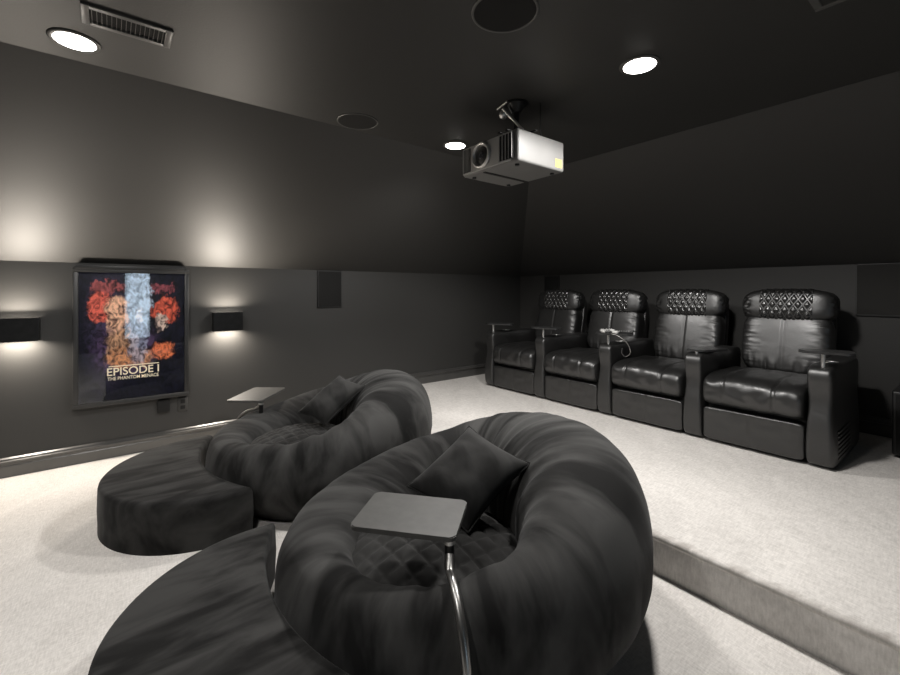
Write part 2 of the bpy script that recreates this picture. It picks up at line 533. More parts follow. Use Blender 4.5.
# ------------------------------------------------------------------ crescent ottomans
def crescent(loc, label, dc=(-0.06, -0.71), rr=0.55, seed=0.0, rin=1.044, ic=(-0.07, 0.285)):
    root = empty('crescent_ottoman', loc)
    tag(root, label, 'ottoman', 'crescent ottomans at the feet of the loungers')
    IC = Vector(ic)
    C = Vector(dc) - IC
    d = C.length
    # intersection of outer circle with the inner arc
    a = (rin * rin - rr * rr + d * d) / (2 * d)
    h = math.sqrt(max(rin * rin - a * a, 1e-6))
    ux = C / d; pv = Vector((-ux.y, ux.x))
    t1, t2 = ux * a + pv * h, ux * a - pv * h
    def ang(p, c): return math.atan2(p.y - c.y, p.x - c.x)
    pts = []
    # outer arc from t1 to t2 going round the far side from the lounger
    a1, a2 = ang(t1, C), ang(t2, C)
    far = math.atan2(C.y, C.x)
    def unwrap(x, ref):
        while x - ref > PI: x -= 2 * PI
        while x - ref < -PI: x += 2 * PI
        return x
    a1, a2 = unwrap(a1, far), unwrap(a2, far)
    N1, N2 = 64, 40
    for k in range(N1 + 1):
        t = a1 + (a2 - a1) * k / N1
        pts.append(Vector((C.x + rr * math.cos(t), C.y + rr * math.sin(t))))
    b1, b2 = unwrap(ang(t2, Vector((0, 0))), far), unwrap(ang(t1, Vector((0, 0))), far)
    for k in range(1, N2):
        t = b1 + (b2 - b1) * k / N2
        pts.append(Vector((rin * math.cos(t), rin * math.sin(t))))
    n = len(pts)
    # rounded top edge: loops of (inset, z)
    Ht = 0.258
    loops = [(0.0, 0.0), (0.0, 0.05), (-0.003, 0.12), (0.0, Ht - 0.03), (0.004, Ht - 0.012), (0.012, Ht - 0.003), (0.022, Ht)]
    bm = bmesh.new()
    def inset(i, dd):
        p, q, s = pts[i - 1], pts[i], pts[(i + 1) % n]
        e1, e2 = (q - p).normalized(), (s - q).normalized()
        m1 = Vector((-e1.y, e1.x)); m2 = Vector((-e2.y, e2.x))
        m = (m1 + m2)
        m = m / max(m.length_squared / 2, 0.5)
        sgn = 1.0
        return q + m * dd * INW
    pts = [p + IC for p in pts]
    area = sum(pts[i - 1].x * pts[i].y - pts[i].x * pts[i - 1].y for i in range(n))
    INW = 1.0 if area > 0 else -1.0
    vr = []
    for dd, z in loops:
        vr.append([bm.verts.new((*inset(i, dd), z)) for i in range(n)])
    for l in range(len(loops) - 1):
        for i in range(n):
            bm.faces.new((vr[l][i], vr[l][(i + 1) % n], vr[l + 1][(i + 1) % n], vr[l + 1][i]))
    bm.faces.new(vr[0][::-1])
    top = bm.faces.new(vr[-1])
    bmesh.ops.triangulate(bm, faces=[top])
    obj('cushioned_body', bm, M['velvet_ottoman'], root, angle=50)
    return root
crescent(LB, 'crescent shaped grey velvet ottoman below the poster')
crescent(LF, 'crescent shaped grey velvet ottoman cut off by the bottom edge, nearest the camera')

# ------------------------------------------------------------------ pillows
def pillow(name, cpts, thick, label, group):
    """cpts: left, top, right, bottom corners in world space"""
    l, t, r, bt = [Vector(p) for p in cpts]
    c = (l + t + r + bt) / 4
    a = (r - l) / 2 * 1.08; bb = (t - bt) / 2 * 1.03
    U = (a + bb) / 2; V = (bb - a) / 2
    Nn = U.cross(V).normalized()
    bm = bmesh.new()
    NG = 36
    def P(i, j, s):
        u = -1 + 2 * i / NG; v = -1 + 2 * j / NG
        pin = 1 - 0.10 * (1 - abs(v) ** 2) * abs(u) ** 3
        pin2 = 1 - 0.10 * (1 - abs(u) ** 2) * abs(v) ** 3
        h = thick * max(0, (1 - u ** 2)) ** 0.55 * max(0, (1 - v ** 2)) ** 0.55
        h *= 1 + 0.12 * noise.noise(Vector((u * 2, v * 2, s + 3)))
        return c + U * u * pin + V * v * pin2 + Nn * s * h
    fr = [[bm.verts.new(P(i, j, 1)) for j in range(NG + 1)] for i in range(NG + 1)]
    bk = [[(fr[i][j] if i in (0, NG) or j in (0, NG) else bm.verts.new(P(i, j, -1))) for j in range(NG + 1)] for i in range(NG + 1)]
    for i in range(NG):
        for j in range(NG):
            bm.faces.new((fr[i][j], fr[i + 1][j], fr[i + 1][j + 1], fr[i][j + 1]))
            bm.faces.new((bk[i][j + 1], bk[i + 1][j + 1], bk[i + 1][j], bk[i][j]))
    for v in bm.verts: v.co -= c
    o = obj(name, bm, M['velvet_pillow'], None, True, loc=c)
    # stitched welt round the seam
    w = bmesh.new()
    edge = [P(i, 0, 1) for i in range(NG)] + [P(NG, j, 1) for j in range(NG)] + [P(NG - i, NG, 1) for i in range(NG)] + [P(0, NG - j, 1) for j in range(NG + 1)]
    tube(w, [p - c for p in edge], 0.004, 8)
    obj('piping', w, M['velvet_pillow'], o, True)
    tag(o, label, 'pillow', group)
    return o

FW = Vector((-0.7856, 0.6187, 0)); RT = Vector((0.6187, 0.7856, 0))
def pix(px, py, dep):
    """point seen at a photo pixel at a given depth (used once, to place real-size things)"""
    return RT * ((px - 450) / 430 * dep) + FW * dep + Vector((0, 0, CAM_Z - (py - 291) / 430 * dep))
pillow('throw_pillow', [pix(411, 486, 1.81), pix(469, 427, 1.98), pix(527, 465, 1.80), pix(468, 530, 1.67)], 0.095,
       'square grey velvet pillow propped on the lounger nearest the camera', 'throw pillows on the loungers')
pillow('throw_pillow', [pix(301, 411, 3.02), pix(338.7, 376.5, 3.20), pix(365, 386, 3.06), pix(324, 425, 2.92)], 0.075,
       'square grey velvet pillow propped on the lounger beside the left wall', 'throw pillows on the loungers')

# ------------------------------------------------------------------ swivel tray tables at the loungers
def rounded_quad(c, U, V, rad, seg=6):
    pts = []
    U, V = Vector(U), Vector(V)
    lu, lv = U.length, V.length
    for su, sv, a0 in ((1, 1, 0), (-1, 1, 90), (-1, -1, 180), (1, -1, 270)):
        for k in range(seg + 1):
            a = R(a0 + 90 * k / seg)
            x = su * (lu - rad) + rad * math.cos(a)
            y = sv * (lv - rad) + rad * math.sin(a)
            pts.append(Vector(c) + U.normalized() * x + V.normalized() * y)
    return pts

def tray_table(name, base_loc, tray_c, U, V, tz, sleeve, path, label):
    root = empty(name, base_loc)
    B = Vector(base_loc)
    tag(root, label, 'tray table', 'swivel tray tables at the loungers')
    bm = bmesh.new()
    pts = rounded_quad(Vector((tray_c[0], tray_c[1], 0)) - Vector((B.x, B.y, 0)), U, V, 0.02)
    pts = [(p.x, p.y) for p in pts]
    prism(bm, pts, tz - 0.016, tz)
    es = [e for e in bm.edges if abs(e.verts[0].co.z - e.verts[1].co.z) < 1e-6]
    bmesh.ops.bevel(bm, geom=es, offset=0.003, segments=2, affect='EDGES')
    obj('tray', bm, M['tray'], root, angle=40)
    bm = bmesh.new()
    s0 = Vector(sleeve[0]) - B; s1 = Vector(sleeve[1]) - B
    cyl(bm, s0, s1 - Vector((0, 0, 0.022)), 0.0155)
    obj('post_sleeve', bm, M['black_metal'], root, angle=40)
    bm = bmesh.new()
    cyl(bm, s0 + Vector((0, 0, 0.0)), s0 + Vector((0, 0, -0.014)), 0.0170)
    obj('swivel_collar', bm, M['chrome'], root, angle=40)
    bm = bmesh.new()
    tube(bm, smooth_path([Vector(p) - B for p in path], 10), 0.0132)
    obj('bent_tube', bm, M['steel'], root, True)
    bm = bmesh.new()
    e = Vector(path[-1]) - B
    cyl(bm, (e.x, e.y, 0.0), (e.x, e.y, 0.012), 0.055, 0.05)
    obj('foot_plate', bm, M['black_metal'], root, angle=40)
    return root

def ring_path(L, th, twist, r_sleeve, zs, clear=0.03):
    pts = []
    top = None
    for k in range(0, 14):
        ph = PI * 0.56 - k * PI * 0.56 / 13
        r, z = ring_rz(th, ph)
        n = Vector((math.cos(ph), math.sin(ph)))
        r += n.x * clear; z += n.y * clear
        if r <= r_sleeve: continue
        a = th + twist * (r - r_sleeve)
        pts.append(Vector((L.x + r * math.cos(a), L.y + r * math.sin(a), z)))
    return pts

def build_tray(L, post_pix, tz, tray_pix, label, twist=0.0, scale=1.0, ins=0.022):
    ps = pix(post_pix[0], post_pix[1], 430 * (CAM_Z - tz) / (post_pix[1] - 291)); ps.z = 0
    rel = ps - L
    th = math.atan2(rel.y, rel.x); r_s = Vector((rel.x, rel.y)).length
    r_, zt = None, None
    pth = ring_path(L, th, twist, r_s + 0.02, 0)
    z_in = pth[0].z
    dep_of = lambda y: 430 * (CAM_Z - tz) / (y - 291)
    cs = [pix(x, y, dep_of(y)) for x, y in tray_pix]      # back-left, back-right, front-right, front-left
    # true rectangle from the measured corners
    c = sum(cs, Vector()) / 4
    U = ((cs[1] - cs[0]) + (cs[2] - cs[3])) / 4
    V = ((cs[0] - cs[3]) + (cs[1] - cs[2])) / 4
    lu, lv = U.length, V.length
    mm = (U.normalized() + V.normalized()).normalized(); dd = (U.normalized() - V.normalized()).normalized()
    Un = (mm + dd).normalized(); U = Un * lu; V = (mm - dd).normalized() * lv
    U *= scale; V *= scale
    c = ps - U - V * -1 + Un * ins - V.normalized() * ins
    start = Vector((ps.x, ps.y, z_in))
    end = pth[-1].copy()
    a = th + twist * 0.3
    foot = Vector((L.x + 0.835 * math.cos(a), L.y + 0.835 * math.sin(a), 0.006))
    path = [start + Vector((0, 0, 0.03))] + pth + [Vector((foot.x, foot.y, 0.15)), foot]
    return tray_table('swivel_tray_table', (foot.x, foot.y, 0), c, U, V, tz,
                      ((ps.x, ps.y, tz - 0.016), (ps.x, ps.y, z_in - 0.0)), path, label)
build_tray(LF, (449.5, 533.5), 0.55, [(376.5, 492.5), (468, 500), (454, 538), (345.5, 527)],
           'grey tray on a bent metal tube at the near lounger', 0.42)
build_tray(LB, (261, 400.5), 0.49, [(248, 386.7), (278.7, 387.5), (259, 402), (224.5, 400)],
           'grey tray on a post at the lounger beside the left wall', 0.0, 0.95, 0.006)

# ------------------------------------------------------------------ recliners
ARM_X = [-3.695 + 0.7515 * k for k in range(5)]
ROW_Y = 3.48
HP = 0.37575      # half pitch of the row

def groove(x, x0, wdt, depth):
    return -depth * math.exp(-((x - x0) / wdt) ** 2)

def make_arm(parent, x):
    def fn(p):
        zz = p.z
        nar = 0.009 * math.exp(-((zz - 0.25) / 0.45) ** 2) - 0.003 * sm(-zz)
        d = Vector((-nar * p.x, 0, 0))
        if p.y < -0.3:
            d.y = 0.030 * math.exp(-((zz - 0.35) / 0.4) ** 2) * max(0, -p.y)
        return d
    bm = superbox((x, 0.43, 0.325), (0.072, 0.43, 0.322), 10.0, 20, fn)
    a = obj('armrest', bm, M['leather_arm'], parent, True)
    # cup holder sunk in the arm behind the tray post
    bm = bmesh.new()
    seg = 28
    prof = [(0.030, 0.649), (0.046, 0.651), (0.047, 0.646), (0.043, 0.640), (0.031, 0.643)]
    rr = [[bm.verts.new((x + r * math.cos(2 * PI * k / seg), 0.30 + r * math.sin(2 * PI * k / seg), z)) for r, z in prof] for k in range(seg)]
    for k in range(seg):
        for j in range(len(prof)):
            bm.faces.new((rr[k][j], rr[(k + 1) % seg][j], rr[(k + 1) % seg][(j + 1) % 5], rr[k][(j + 1) % 5]))
    obj('cup_holder_rim', bm, M['chrome'], a, True)
    return a

def make_side_vents(parent, x):
    bm = bmesh.new()
    for k in range(7):
        box(bm, (x + 0.074, 0.30, 0.06 + 0.028 * k), (0.010, 0.36, 0.013), 0.003)
    obj('side_vent', bm, M['leather_arm'], parent, angle=40)

def make_tray_part(parent, x, z=0.742, rot=0.0, high=True, L=0.31, W=0.20, shift=(0.03, 0.10)):
    t = None
    bm = bmesh.new()
    pts = []
    # rounded trapezoid
    for cx, cy, a0, rad in ((L / 2, W / 2, 0, 0.05), (-L / 2, W / 2 * 0.7, 90, 0.05), (-L / 2, -W / 2 * 0.7, 180, 0.05), (L / 2, -W / 2, 270, 0.05)):
        sx = 1 if cx > 0 else -1; sy = 1 if cy > 0 else -1
        for k in range(7):
            a = R(a0 + 90 * k / 6)
            pts.append((cx - sx * rad + rad * math.cos(a), cy - sy * rad + rad * math.sin(a)))
    cr, sr = math.cos(rot), math.sin(rot)
    pts = [(x + shift[0] + px * cr - py * sr, shift[1] + px * sr + py * cr) for px, py in pts]
    prism(bm, pts, z - 0.016, z)
    es = [e for e in bm.edges if abs(e.verts[0].co.z - e.verts[1].co.z) < 1e-6]
    bmesh.ops.bevel(bm, geom=es, offset=0.004, segments=2, affect='EDGES')
    t = obj('swivel_tray', bm, M['tray_dark'], parent, angle=40)
    bm = bmesh.new()
    cyl(bm, (x + 0.01, 0.075, 0.640), (x + 0.01, 0.075, z - 0.014), 0.0115)
    obj('tray_post', bm, M['chrome'], t, angle=40)
    return t

def headrest_surf(x, ang, s=(0.305, 0.105, 0.135), n=3.6):
    """point of the headrest shell in its own frame, ang 0 = front, 90 = top"""
    X = x / s[0]
    c, sn = math.cos(ang), math.sin(ang)
    m = (1 - abs(X) ** n) ** (1 / n)
    q = (abs(c) ** n + abs(sn) ** n) ** (-1 / n) * m
    return Vector((x, -c * q * s[1], sn * q * s[2]))

def make_recliner():
    root = empty('recliner', (0, 0, 0))
    # hidden lower body
    bm = bmesh.new()
    box(bm, (0, 0.53, 0.17), (0.600, 0.86, 0.26), 0.02)
    for sx in (-0.22, 0.22):
        for y in (0.16, 0.82):
            cyl(bm, (sx, y, 0.0), (sx, y, 0.045), 0.025)
    obj('base', bm, M['leather_arm'], root, angle=40)
    # footrest front
    def ff(p):
        d = 0.0
        if p.y < 0:
            d = groove(p.x, 0.0, 0.022, 0.009) + 0.003 * noise.noise(Vector((p.x * 5, 3, p.z * 2)))
        return Vector((0, -d if p.y < 0 else 0, 0))
    bm = superbox((0, 0.075, 0.142), (0.302, 0.062, 0.118), 12.0, 64, ff)
    obj('footrest', bm, M['leather'], root, True)
    # seat cushion, three stitched sections
    def fs(p):
        g = groove(p.x, -0.52, 0.022, 0.011) + groove(p.x, 0.48, 0.022, 0.011)
        g += 0.007 * noise.noise(Vector((p.x * 4, p.y * 2, p.z * 2 + 1)))
        puff = 0.012 * math.cos(max(-1, min(1, (abs(p.x) - 0.0))) * PI / 2)
        v = Vector((0, 0, 0))
        if p.z > 0: v.z += (g + puff) * p.z
        if p.y < 0: v.y -= (g + puff * 0.6) * (-p.y)
        return v
    bm = superbox((0, 0.345, 0.382), (0.3035, 0.368, 0.122), 14.0, 64, fs, a=3.4)
    obj('seat_cushion', bm, M['leather'], root, True)
    # backrest, reclined
    tilt = Matrix.Rotation(R(-13), 3, 'X')
    def fb(p):
        g = groove(p.x, 0.0, 0.022, 0.010)
        edge = abs(p.x) ** 2
        g += 0.007 * noise.noise(Vector((p.x * 2.5 + 9, p.z * 13, 2))) * edge ** 2 * 1.6
        low = sm((-p.z - 0.35) / 0.6)
        g += 0.010 * noise.noise(Vector((p.x * 10, p.z * 2, 5))) * low
        return Vector((0, -g if p.y < 0 else 0, 0))
    bm = superbox((0, 0, 0), (0.294, 0.105, 0.255), 4.4, 64, fb)
    for v in bm.verts: v.co = tilt @ v.co + Vector((0.018, 0.80, 0.70))
    obj('backrest', bm, M['leather'], root, True)
    # headrest roll
    hp = Vector((0.022, 0.845, 0.998))
    tilt2 = Matrix.Rotation(R(-9), 3, 'X')
    def fh(p):
        e = sm((abs(p.x) - 0.72) / 0.28)
        g = 0.010 * noise.noise(Vector((p.x * 3, p.z * 7, p.y * 7))) * e
        return Vector((g * 2, g, g))
    bm = superbox((0, 0, 0), (0.305, 0.105, 0.135), 3.6, 40, fh)
    for v in bm.verts: v.co = tilt2 @ v.co + hp
    h = obj('headrest', bm, M['leather'], root, True)
    bm = bmesh.new()
    NX, NA = 96, 72
    g = []
    for i in range(NX + 1):
        x = -0.175 + 0.35 * i / NX
        row = []
        for j in range(NA + 1):
            a = R(-52 + 150 * j / NA)
            p = headrest_surf(x, a)
            arc = (a) * 0.125
            q = quilt(x, arc * 0.70, 0.056)
            edge = 1.0 if 0 < i < NX and 0 < j < NA else 0.0
            out = (-0.006 + 0.013 * q) if edge else -0.012
            nn = Vector((0, p.y, p.z * 0.8)).normalized()
            row.append(bm.verts.new(tilt2 @ (p + nn * out) + hp))
        g.append(row)
    for i in range(NX):
        for j in range(NA):
            bm.faces.new((g[i][j], g[i + 1][j], g[i + 1][j + 1], g[i][j + 1]))
    obj('quilted_panel', bm, M['leather_quilt'], h, True)
    # outside back shell
    bm = superbox((0, 0, 0), (0.285, 0.05, 0.42), 6.0, 12)
    for v in bm.verts: v.co = tilt @ v.co + Vector((0.014, 0.91, 0.64))
    obj('back_shell', bm, M['leather_arm'], root, True)
    make_arm(root, -HP)
    return root

rlabels = ['black leather recliner at the far left end of the row beside the left wall',
           'second black leather recliner from the left wall, seen left of the tray with controllers',
           'third black leather recliner from the left wall, between the controllers and the widest recliner',
           'black leather recliner at the right end of the row with an exposed side']
proto = make_recliner()
recs = [proto] + [copy_tree(proto) for k in range(3)]
for k, r_ in enumerate(recs):
    r_.location = ((ARM_X[k] + ARM_X[k + 1]) / 2, ROW_Y, PLAT_Z)
    tag(r_, rlabels[k], 'recliner', 'row of black leather recliners on the platform')
make_arm(recs[3], HP)
make_side_vents(recs[3], HP)
make_tray_part(recs[0], -HP, rot=R(35), shift=(0.08, 0.12))
make_tray_part(recs[1], -HP, rot=R(20), shift=(0.03, 0.10))
make_tray_part(recs[2], -HP, rot=R(20), shift=(0.05, 0.10))
make_tray_part(recs[3], -HP, z=0.668, rot=R(75), shift=(0.02, 0.22))
make_tray_part(recs[3], HP, rot=R(14), shift=(0.02, 0.09), L=0.27)

# ------------------------------------------------------------------ game gear on the third tray
tz = PLAT_Z + 0.742
tx = ARM_X[2]
def controller(loc, rz, mat, label):
    root = empty('game_controller', loc, rz)
    tag(root, label, 'controller')
    bm = superbox((0, 0, 0.018), (0.052, 0.030, 0.016), 3.2, 10)
    obj('body', bm, mat, root, True)
    for s in (-1, 1):
        bm = bmesh.new()
        tube(bm, smooth_path([(s * 0.040, 0.0, 0.019), (s * 0.056, -0.025, 0.018), (s * 0.062, -0.055, 0.015)], 6), [0.018 - 0.0055 * k / 12 for k in range(13)], 12)
        obj('grip', bm, mat, root, True)
        bm = bmesh.new()
        cyl(bm, (s * 0.022, -0.012, 0.030), (s * 0.022, -0.012, 0.044), 0.0075, 0.009)
        obj('thumbstick', bm, M['black_plastic'], root, angle=40)
    return root
controller((tx - 0.02, ROW_Y + 0.07, tz), R(80), M['white_plastic'], 'white game controller lying on the left of the recliner tray')
root = empty('gadget', (tx + 0.095, ROW_Y + 0.05, tz), R(10))
tag(root, 'small white gadget right of the game controller on the recliner tray', 'gadget')
bm = superbox((0, 0, 0.014), (0.028, 0.022, 0.014), 4.0, 8)
obj('body', bm, M['white_plastic'], root, True)
bm = bmesh.new(); cyl(bm, (0, 0, 0.026), (0, 0, 0.032), 0.009, 0.008)
obj('button', bm, M['black_plastic'], root, angle=40)
# remote
root = empty('remote_control', (tx + 0.12, ROW_Y + 0.155, tz), R(20))
tag(root, 'dark slim remote control on the recliner tray behind the controllers', 'remote control')
bm = bmesh.new(); box(bm, (0, 0, 0.009), (0.15, 0.038, 0.017), 0.005)
obj('body', bm, M['black_plastic'], root, angle=40)
bm = bmesh.new()
for i in range(5):
    for j in range(2):
        box(bm, (-0.045 + 0.02 * i, -0.007 + 0.014 * j, 0.018), (0.010, 0.008, 0.003), 0.001)
obj('buttons', bm, M['white_plastic'], root)
# cable
bm = bmesh.new()
pts = [(tx + 0.03, ROW_Y + 0.02, tz + 0.006), (tx + 0.10, ROW_Y - 0.035, tz + 0.006), (tx + 0.17, ROW_Y - 0.03, tz - 0.01), (tx + 0.235, ROW_Y + 0.00, tz - 0.07), (tx + 0.25, ROW_Y + 0.02, tz - 0.15),
       (tx + 0.20, ROW_Y + 0.03, tz - 0.19), (tx + 0.15, ROW_Y + 0.06, tz - 0.17), (tx + 0.13, ROW_Y + 0.10, tz - 0.13)]
tube(bm, smooth_path(pts, 8), 0.0042, 8)
o = obj('charging_cable', bm, M['steel'], None, True)
tag(o, 'grey cable looping off the tray beside the third recliner', 'cable')

# ------------------------------------------------------------------ subwoofer at the right edge
root = empty('subwoofer', (-0.215, 4.34, PLAT_Z))
tag(root, 'black floor speaker cabinet at the right edge beside the end recliner', 'subwoofer')
bm = bmesh.new(); box(bm, (0, 0, 0.235), (0.44, 0.42, 0.43), 0.012, 3)
obj('cabinet', bm, M['black_plastic'], root, angle=40)
bm = bmesh.new(); box(bm, (0, -0.217, 0.235), (0.40, 0.016, 0.39), 0.006)
obj('grille', bm, M['grille'], root, angle=40)
for sx in (-1, 1):
    for sy in (-1, 1):
        bm = bmesh.new(); cyl(bm, (sx * 0.17, sy * 0.16, 0), (sx * 0.17, sy * 0.16, 0.022), 0.022)
        obj('foot', bm, M['black_plastic'], root, angle=40)

# ------------------------------------------------------------------ wall panels and in-wall speakers
def wall_panel(name, parent_loc, size, axis, mat, label, cat, frame=True):
    """axis 'x' : panel on the left wall facing +X ; 'y' : on the back wall facing -Y"""
    root = empty(name, parent_loc)
    tag(root, label, cat)
    wdt, hgt, d = size
    bm = bmesh.new()
    if axis == 'x': box(bm, (d / 2, 0, 0), (d, wdt, hgt), 0.003)
    else: box(bm, (0, -d / 2, 0), (wdt, d, hgt), 0.003)
    obj('grille_cloth' if frame else 'panel_face', bm, mat, root, angle=40)
    if frame:
        bm = bmesh.new()
        f = 0.008; dd = d + 0.003
        for cx, cz, sx, sz in ((0, hgt / 2, wdt + f, f), (0, -hgt / 2, wdt + f, f), (wdt / 2, 0, f, hgt + f), (-wdt / 2, 0, f, hgt + f)):
            if axis == 'x': box(bm, (dd / 2, cx, cz), (dd, sx, sz))
            else: box(bm, (cx, -dd / 2, cz), (sx, dd, sz))
        obj('bezel', bm, M['black_plastic'], root)
    return root
wall_panel('wall_speaker', (XL, 1.785, 1.325), (0.25, 0.37, 0.012), 'x', M['grille'],
           'black flush speaker grille on the left wall behind the round loungers', 'speaker')
wall_panel('wall_speaker', (-3.72, YB, 1.32), (0.24, 0.37, 0.012), 'y', M['grille'],
           'black flush speaker grille on the back wall behind the leftmost recliner', 'speaker')
wall_panel('acoustic_panel', (-0.365, YB, 1.316), (0.65, 0.40, 0.022), 'y', M['acoustic'],
           'charcoal fabric panel on the back wall at the right edge', 'wall panel', True)

# outlets under the poster
root = empty('wall_outlet', (XL, 0.342, 0.350))
tag(root, 'square black wall box under the bottom edge of the poster', 'outlet')
bm = bmesh.new(); box(bm, (0.012, 0, 0), (0.024, 0.085, 0.105), 0.004)
obj('box', bm, M['void'], root, angle=40)
root = empty('wall_outlet', (XL, 0.480, 0.340))
tag(root, 'grey power outlet under the right corner of the poster', 'outlet')
bm = bmesh.new(); box(bm, (0.004, 0, 0), (0.008, 0.072, 0.115), 0.003)
obj('cover_plate', bm, M['wall'], root, angle=40)
for dz in (-0.024, 0.024):
    bm = bmesh.new(); box(bm, (0.0085, 0, dz), (0.004, 0.034, 0.030), 0.001)
    obj('socket', bm, M['void'], root)

# ------------------------------------------------------------------ poster light box
def mat_print():
    m, nt, b = newmat('abstract_print')
    N, L = nt.nodes, nt.links
    tc = N.new('ShaderNodeTexCoord')
    nz = N.new('ShaderNodeTexNoise'); nz.inputs['Scale'].default_value = 16; nz.inputs['Detail'].default_value = 6; nz.inputs['Roughness'].default_value = 0.65
    L.new(tc.outputs['Generated'], nz.inputs['Vector'])
    vm = N.new('ShaderNodeVectorMath'); vm.operation = 'MULTIPLY_ADD'
    L.new(nz.outputs['Color'], vm.inputs[0]); vm.inputs[1].default_value = (0, 0.20, 0.16)
    L.new(tc.outputs['Generated'], vm.inputs[2])
    sp = N.new('ShaderNodeSeparateXYZ'); L.new(vm.outputs[0], sp.inputs[0])
    def mth(op, a, bb, clamp=False):
        n = N.new('ShaderNodeMath'); n.operation = op; n.use_clamp = clamp
        for i, x in enumerate((a, bb)):
            if isinstance(x, (int, float)): n.inputs[i].default_value = x
            else: L.new(x, n.inputs[i])
        return n.outputs[0]
    u = mth('SUBTRACT', sp.outputs['Y'], 0.10); v = mth('SUBTRACT', sp.outputs['Z'], 0.08)
    cur = None
    def layer(col, cu, cv, ru, rv, hard, amt=1.0):
        nonlocal cur
        du = mth('DIVIDE', mth('SUBTRACT', u, cu), ru); dv = mth('DIVIDE', mth('SUBTRACT', v, cv), rv)
        d = mth('ADD', mth('POWER', mth('ABSOLUTE', du, 0), 2.4), mth('POWER', mth('ABSOLUTE', dv, 0), 2.4))
        k = mth('MULTIPLY', mth('SUBTRACT', 1.0, d), hard, True)
        k = mth('MULTIPLY', k, amt)
        mix = N.new('ShaderNodeMix'); mix.data_type = 'RGBA'
        L.new(k, mix.inputs[0])
        if cur is None: mix.inputs[6].default_value = (0.004, 0.004, 0.010, 1)
        else: L.new(cur, mix.inputs[6])
        mix.inputs[7].default_value = rgba(col)
        cur = mix.outputs[2]
    layer((0.022, 0.018, 0.038), 0.25, 0.55, 0.24, 0.50, 1.2)
    layer((0.06, 0.035, 0.08), 0.42, 0.40, 0.34, 0.24, 1.2)
    layer((0.42, 0.08, 0.055), 0.20, 0.73, 0.13, 0.13, 2.5)
    layer((0.40, 0.07, 0.04), 0.80, 0.70, 0.14, 0.12, 2.5)
    layer((0.20, 0.05, 0.05), 0.25, 0.89, 0.17, 0.05, 2.5)
    layer((0.16, 0.04, 0.05), 0.78, 0.88, 0.14, 0.05, 2.5)
    layer((0.38, 0.22, 0.13), 0.38, 0.42, 0.17, 0.17, 1.5)
    layer((0.45, 0.20, 0.09), 0.45, 0.32, 0.25, 0.09, 1.5)
    layer((0.50, 0.30, 0.20), 0.34, 0.68, 0.12, 0.15, 2.0)
    layer((0.42, 0.33, 0.28), 0.76, 0.60, 0.07, 0.08, 2.0)
    layer((0.45, 0.12, 0.05), 0.78, 0.36, 0.13, 0.08, 2.0)
    layer((0.30, 0.37, 0.46), 0.55, 0.78, 0.12, 0.30, 3.0, 0.75)  # pale-blue column: window reflection in the glass, painted into the print
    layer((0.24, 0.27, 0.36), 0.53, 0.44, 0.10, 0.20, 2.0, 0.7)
    layer((0.55, 0.55, 0.60), 0.55, 0.66, 0.05, 0.07, 1.5, 0.8)
    fz = N.new('ShaderNodeTexNoise'); fz.inputs['Scale'].default_value = 15; fz.inputs['Detail'].default_value = 8; fz.inputs['Distortion'].default_value = 1.5
    L.new(tc.outputs['Generated'], fz.inputs['Vector'])
    fr_ = N.new('ShaderNodeValToRGB')
    fr_.color_ramp.elements[0].position = 0.36; fr_.color_ramp.elements[0].color = (0.10, 0.08, 0.10, 1)
    fr_.color_ramp.elements[1].position = 0.60; fr_.color_ramp.elements[1].color = (1.15, 1.1, 1.05, 1)
    L.new(fz.outputs['Fac'], fr_.inputs[0])
    mu = N.new('ShaderNodeMix'); mu.data_type = 'RGBA'; mu.blend_type = 'MULTIPLY'; mu.inputs[0].default_value = 1.0
    L.new(cur, mu.inputs[6]); L.new(fr_.outputs[0], mu.inputs[7]); cur = mu.outputs[2]
    L.new(cur, b.inputs['Base Color'])
    L.new(cur, b.inputs['Emission Color'])
    b.inputs['Emission Strength'].default_value = 0.95
    setp(b, Roughness=0.4)
    return m
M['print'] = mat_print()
M['frame'] = simple('dark_grey_frame', (0.026, 0.0257, 0.0252), 0.4, spec=0.5, var=0.1, bscale=8)
def mat_glass():
    m, nt, b = newmat('display_glass')
    N, L = nt.nodes, nt.links
    tr = N.new('ShaderNodeBsdfTransparent'); gl = N.new('ShaderNodeBsdfGlossy'); gl.inputs['Roughness'].default_value = 0.02
    fr = N.new('ShaderNodeFresnel'); fr.inputs['IOR'].default_value = 1.6
    mx = N.new('ShaderNodeMixShader')
    L.new(fr.outputs[0], mx.inputs[0]); L.new(tr.outputs[0], mx.inputs[1]); L.new(gl.outputs[0], mx.inputs[2])
    L.new(mx.outputs[0], N['Material Output'].inputs[0])
    return m
M['glass'] = mat_glass()

PY0, PY1, PZ0, PZ1, PD = -0.228, 0.520, 0.420, 1.482, 0.055
root = empty('poster_display', (XL, (PY0 + PY1) / 2, PZ0))
tag(root, 'framed lit poster with red and blue artwork and EPISODE I title on left wall', 'poster')
W_, H_ = PY1 - PY0, PZ1 - PZ0
bm = bmesh.new()
fw = 0.034
box(bm, (0.010, 0, H_ / 2), (0.020, W_, H_))
for cy, cz, sy, sz in ((0, fw / 2, W_, fw), (0, H_ - fw / 2, W_, fw), (-W_ / 2 + fw / 2, H_ / 2, fw, H_ - 2 * fw), (W_ / 2 - fw / 2, H_ / 2, fw, H_ - 2 * fw)):
    box(bm, (PD / 2, cy, cz), (PD, sy, sz), 0.004)
obj('frame', bm, M['frame'], root, angle=30)
bm = bmesh.new(); box(bm, (0.033, -0.01, H_ + 0.006), (0.062, W_ - 0.05, 0.026), 0.004)
obj('top_rail', bm, M['black_plastic'], root, angle=40)
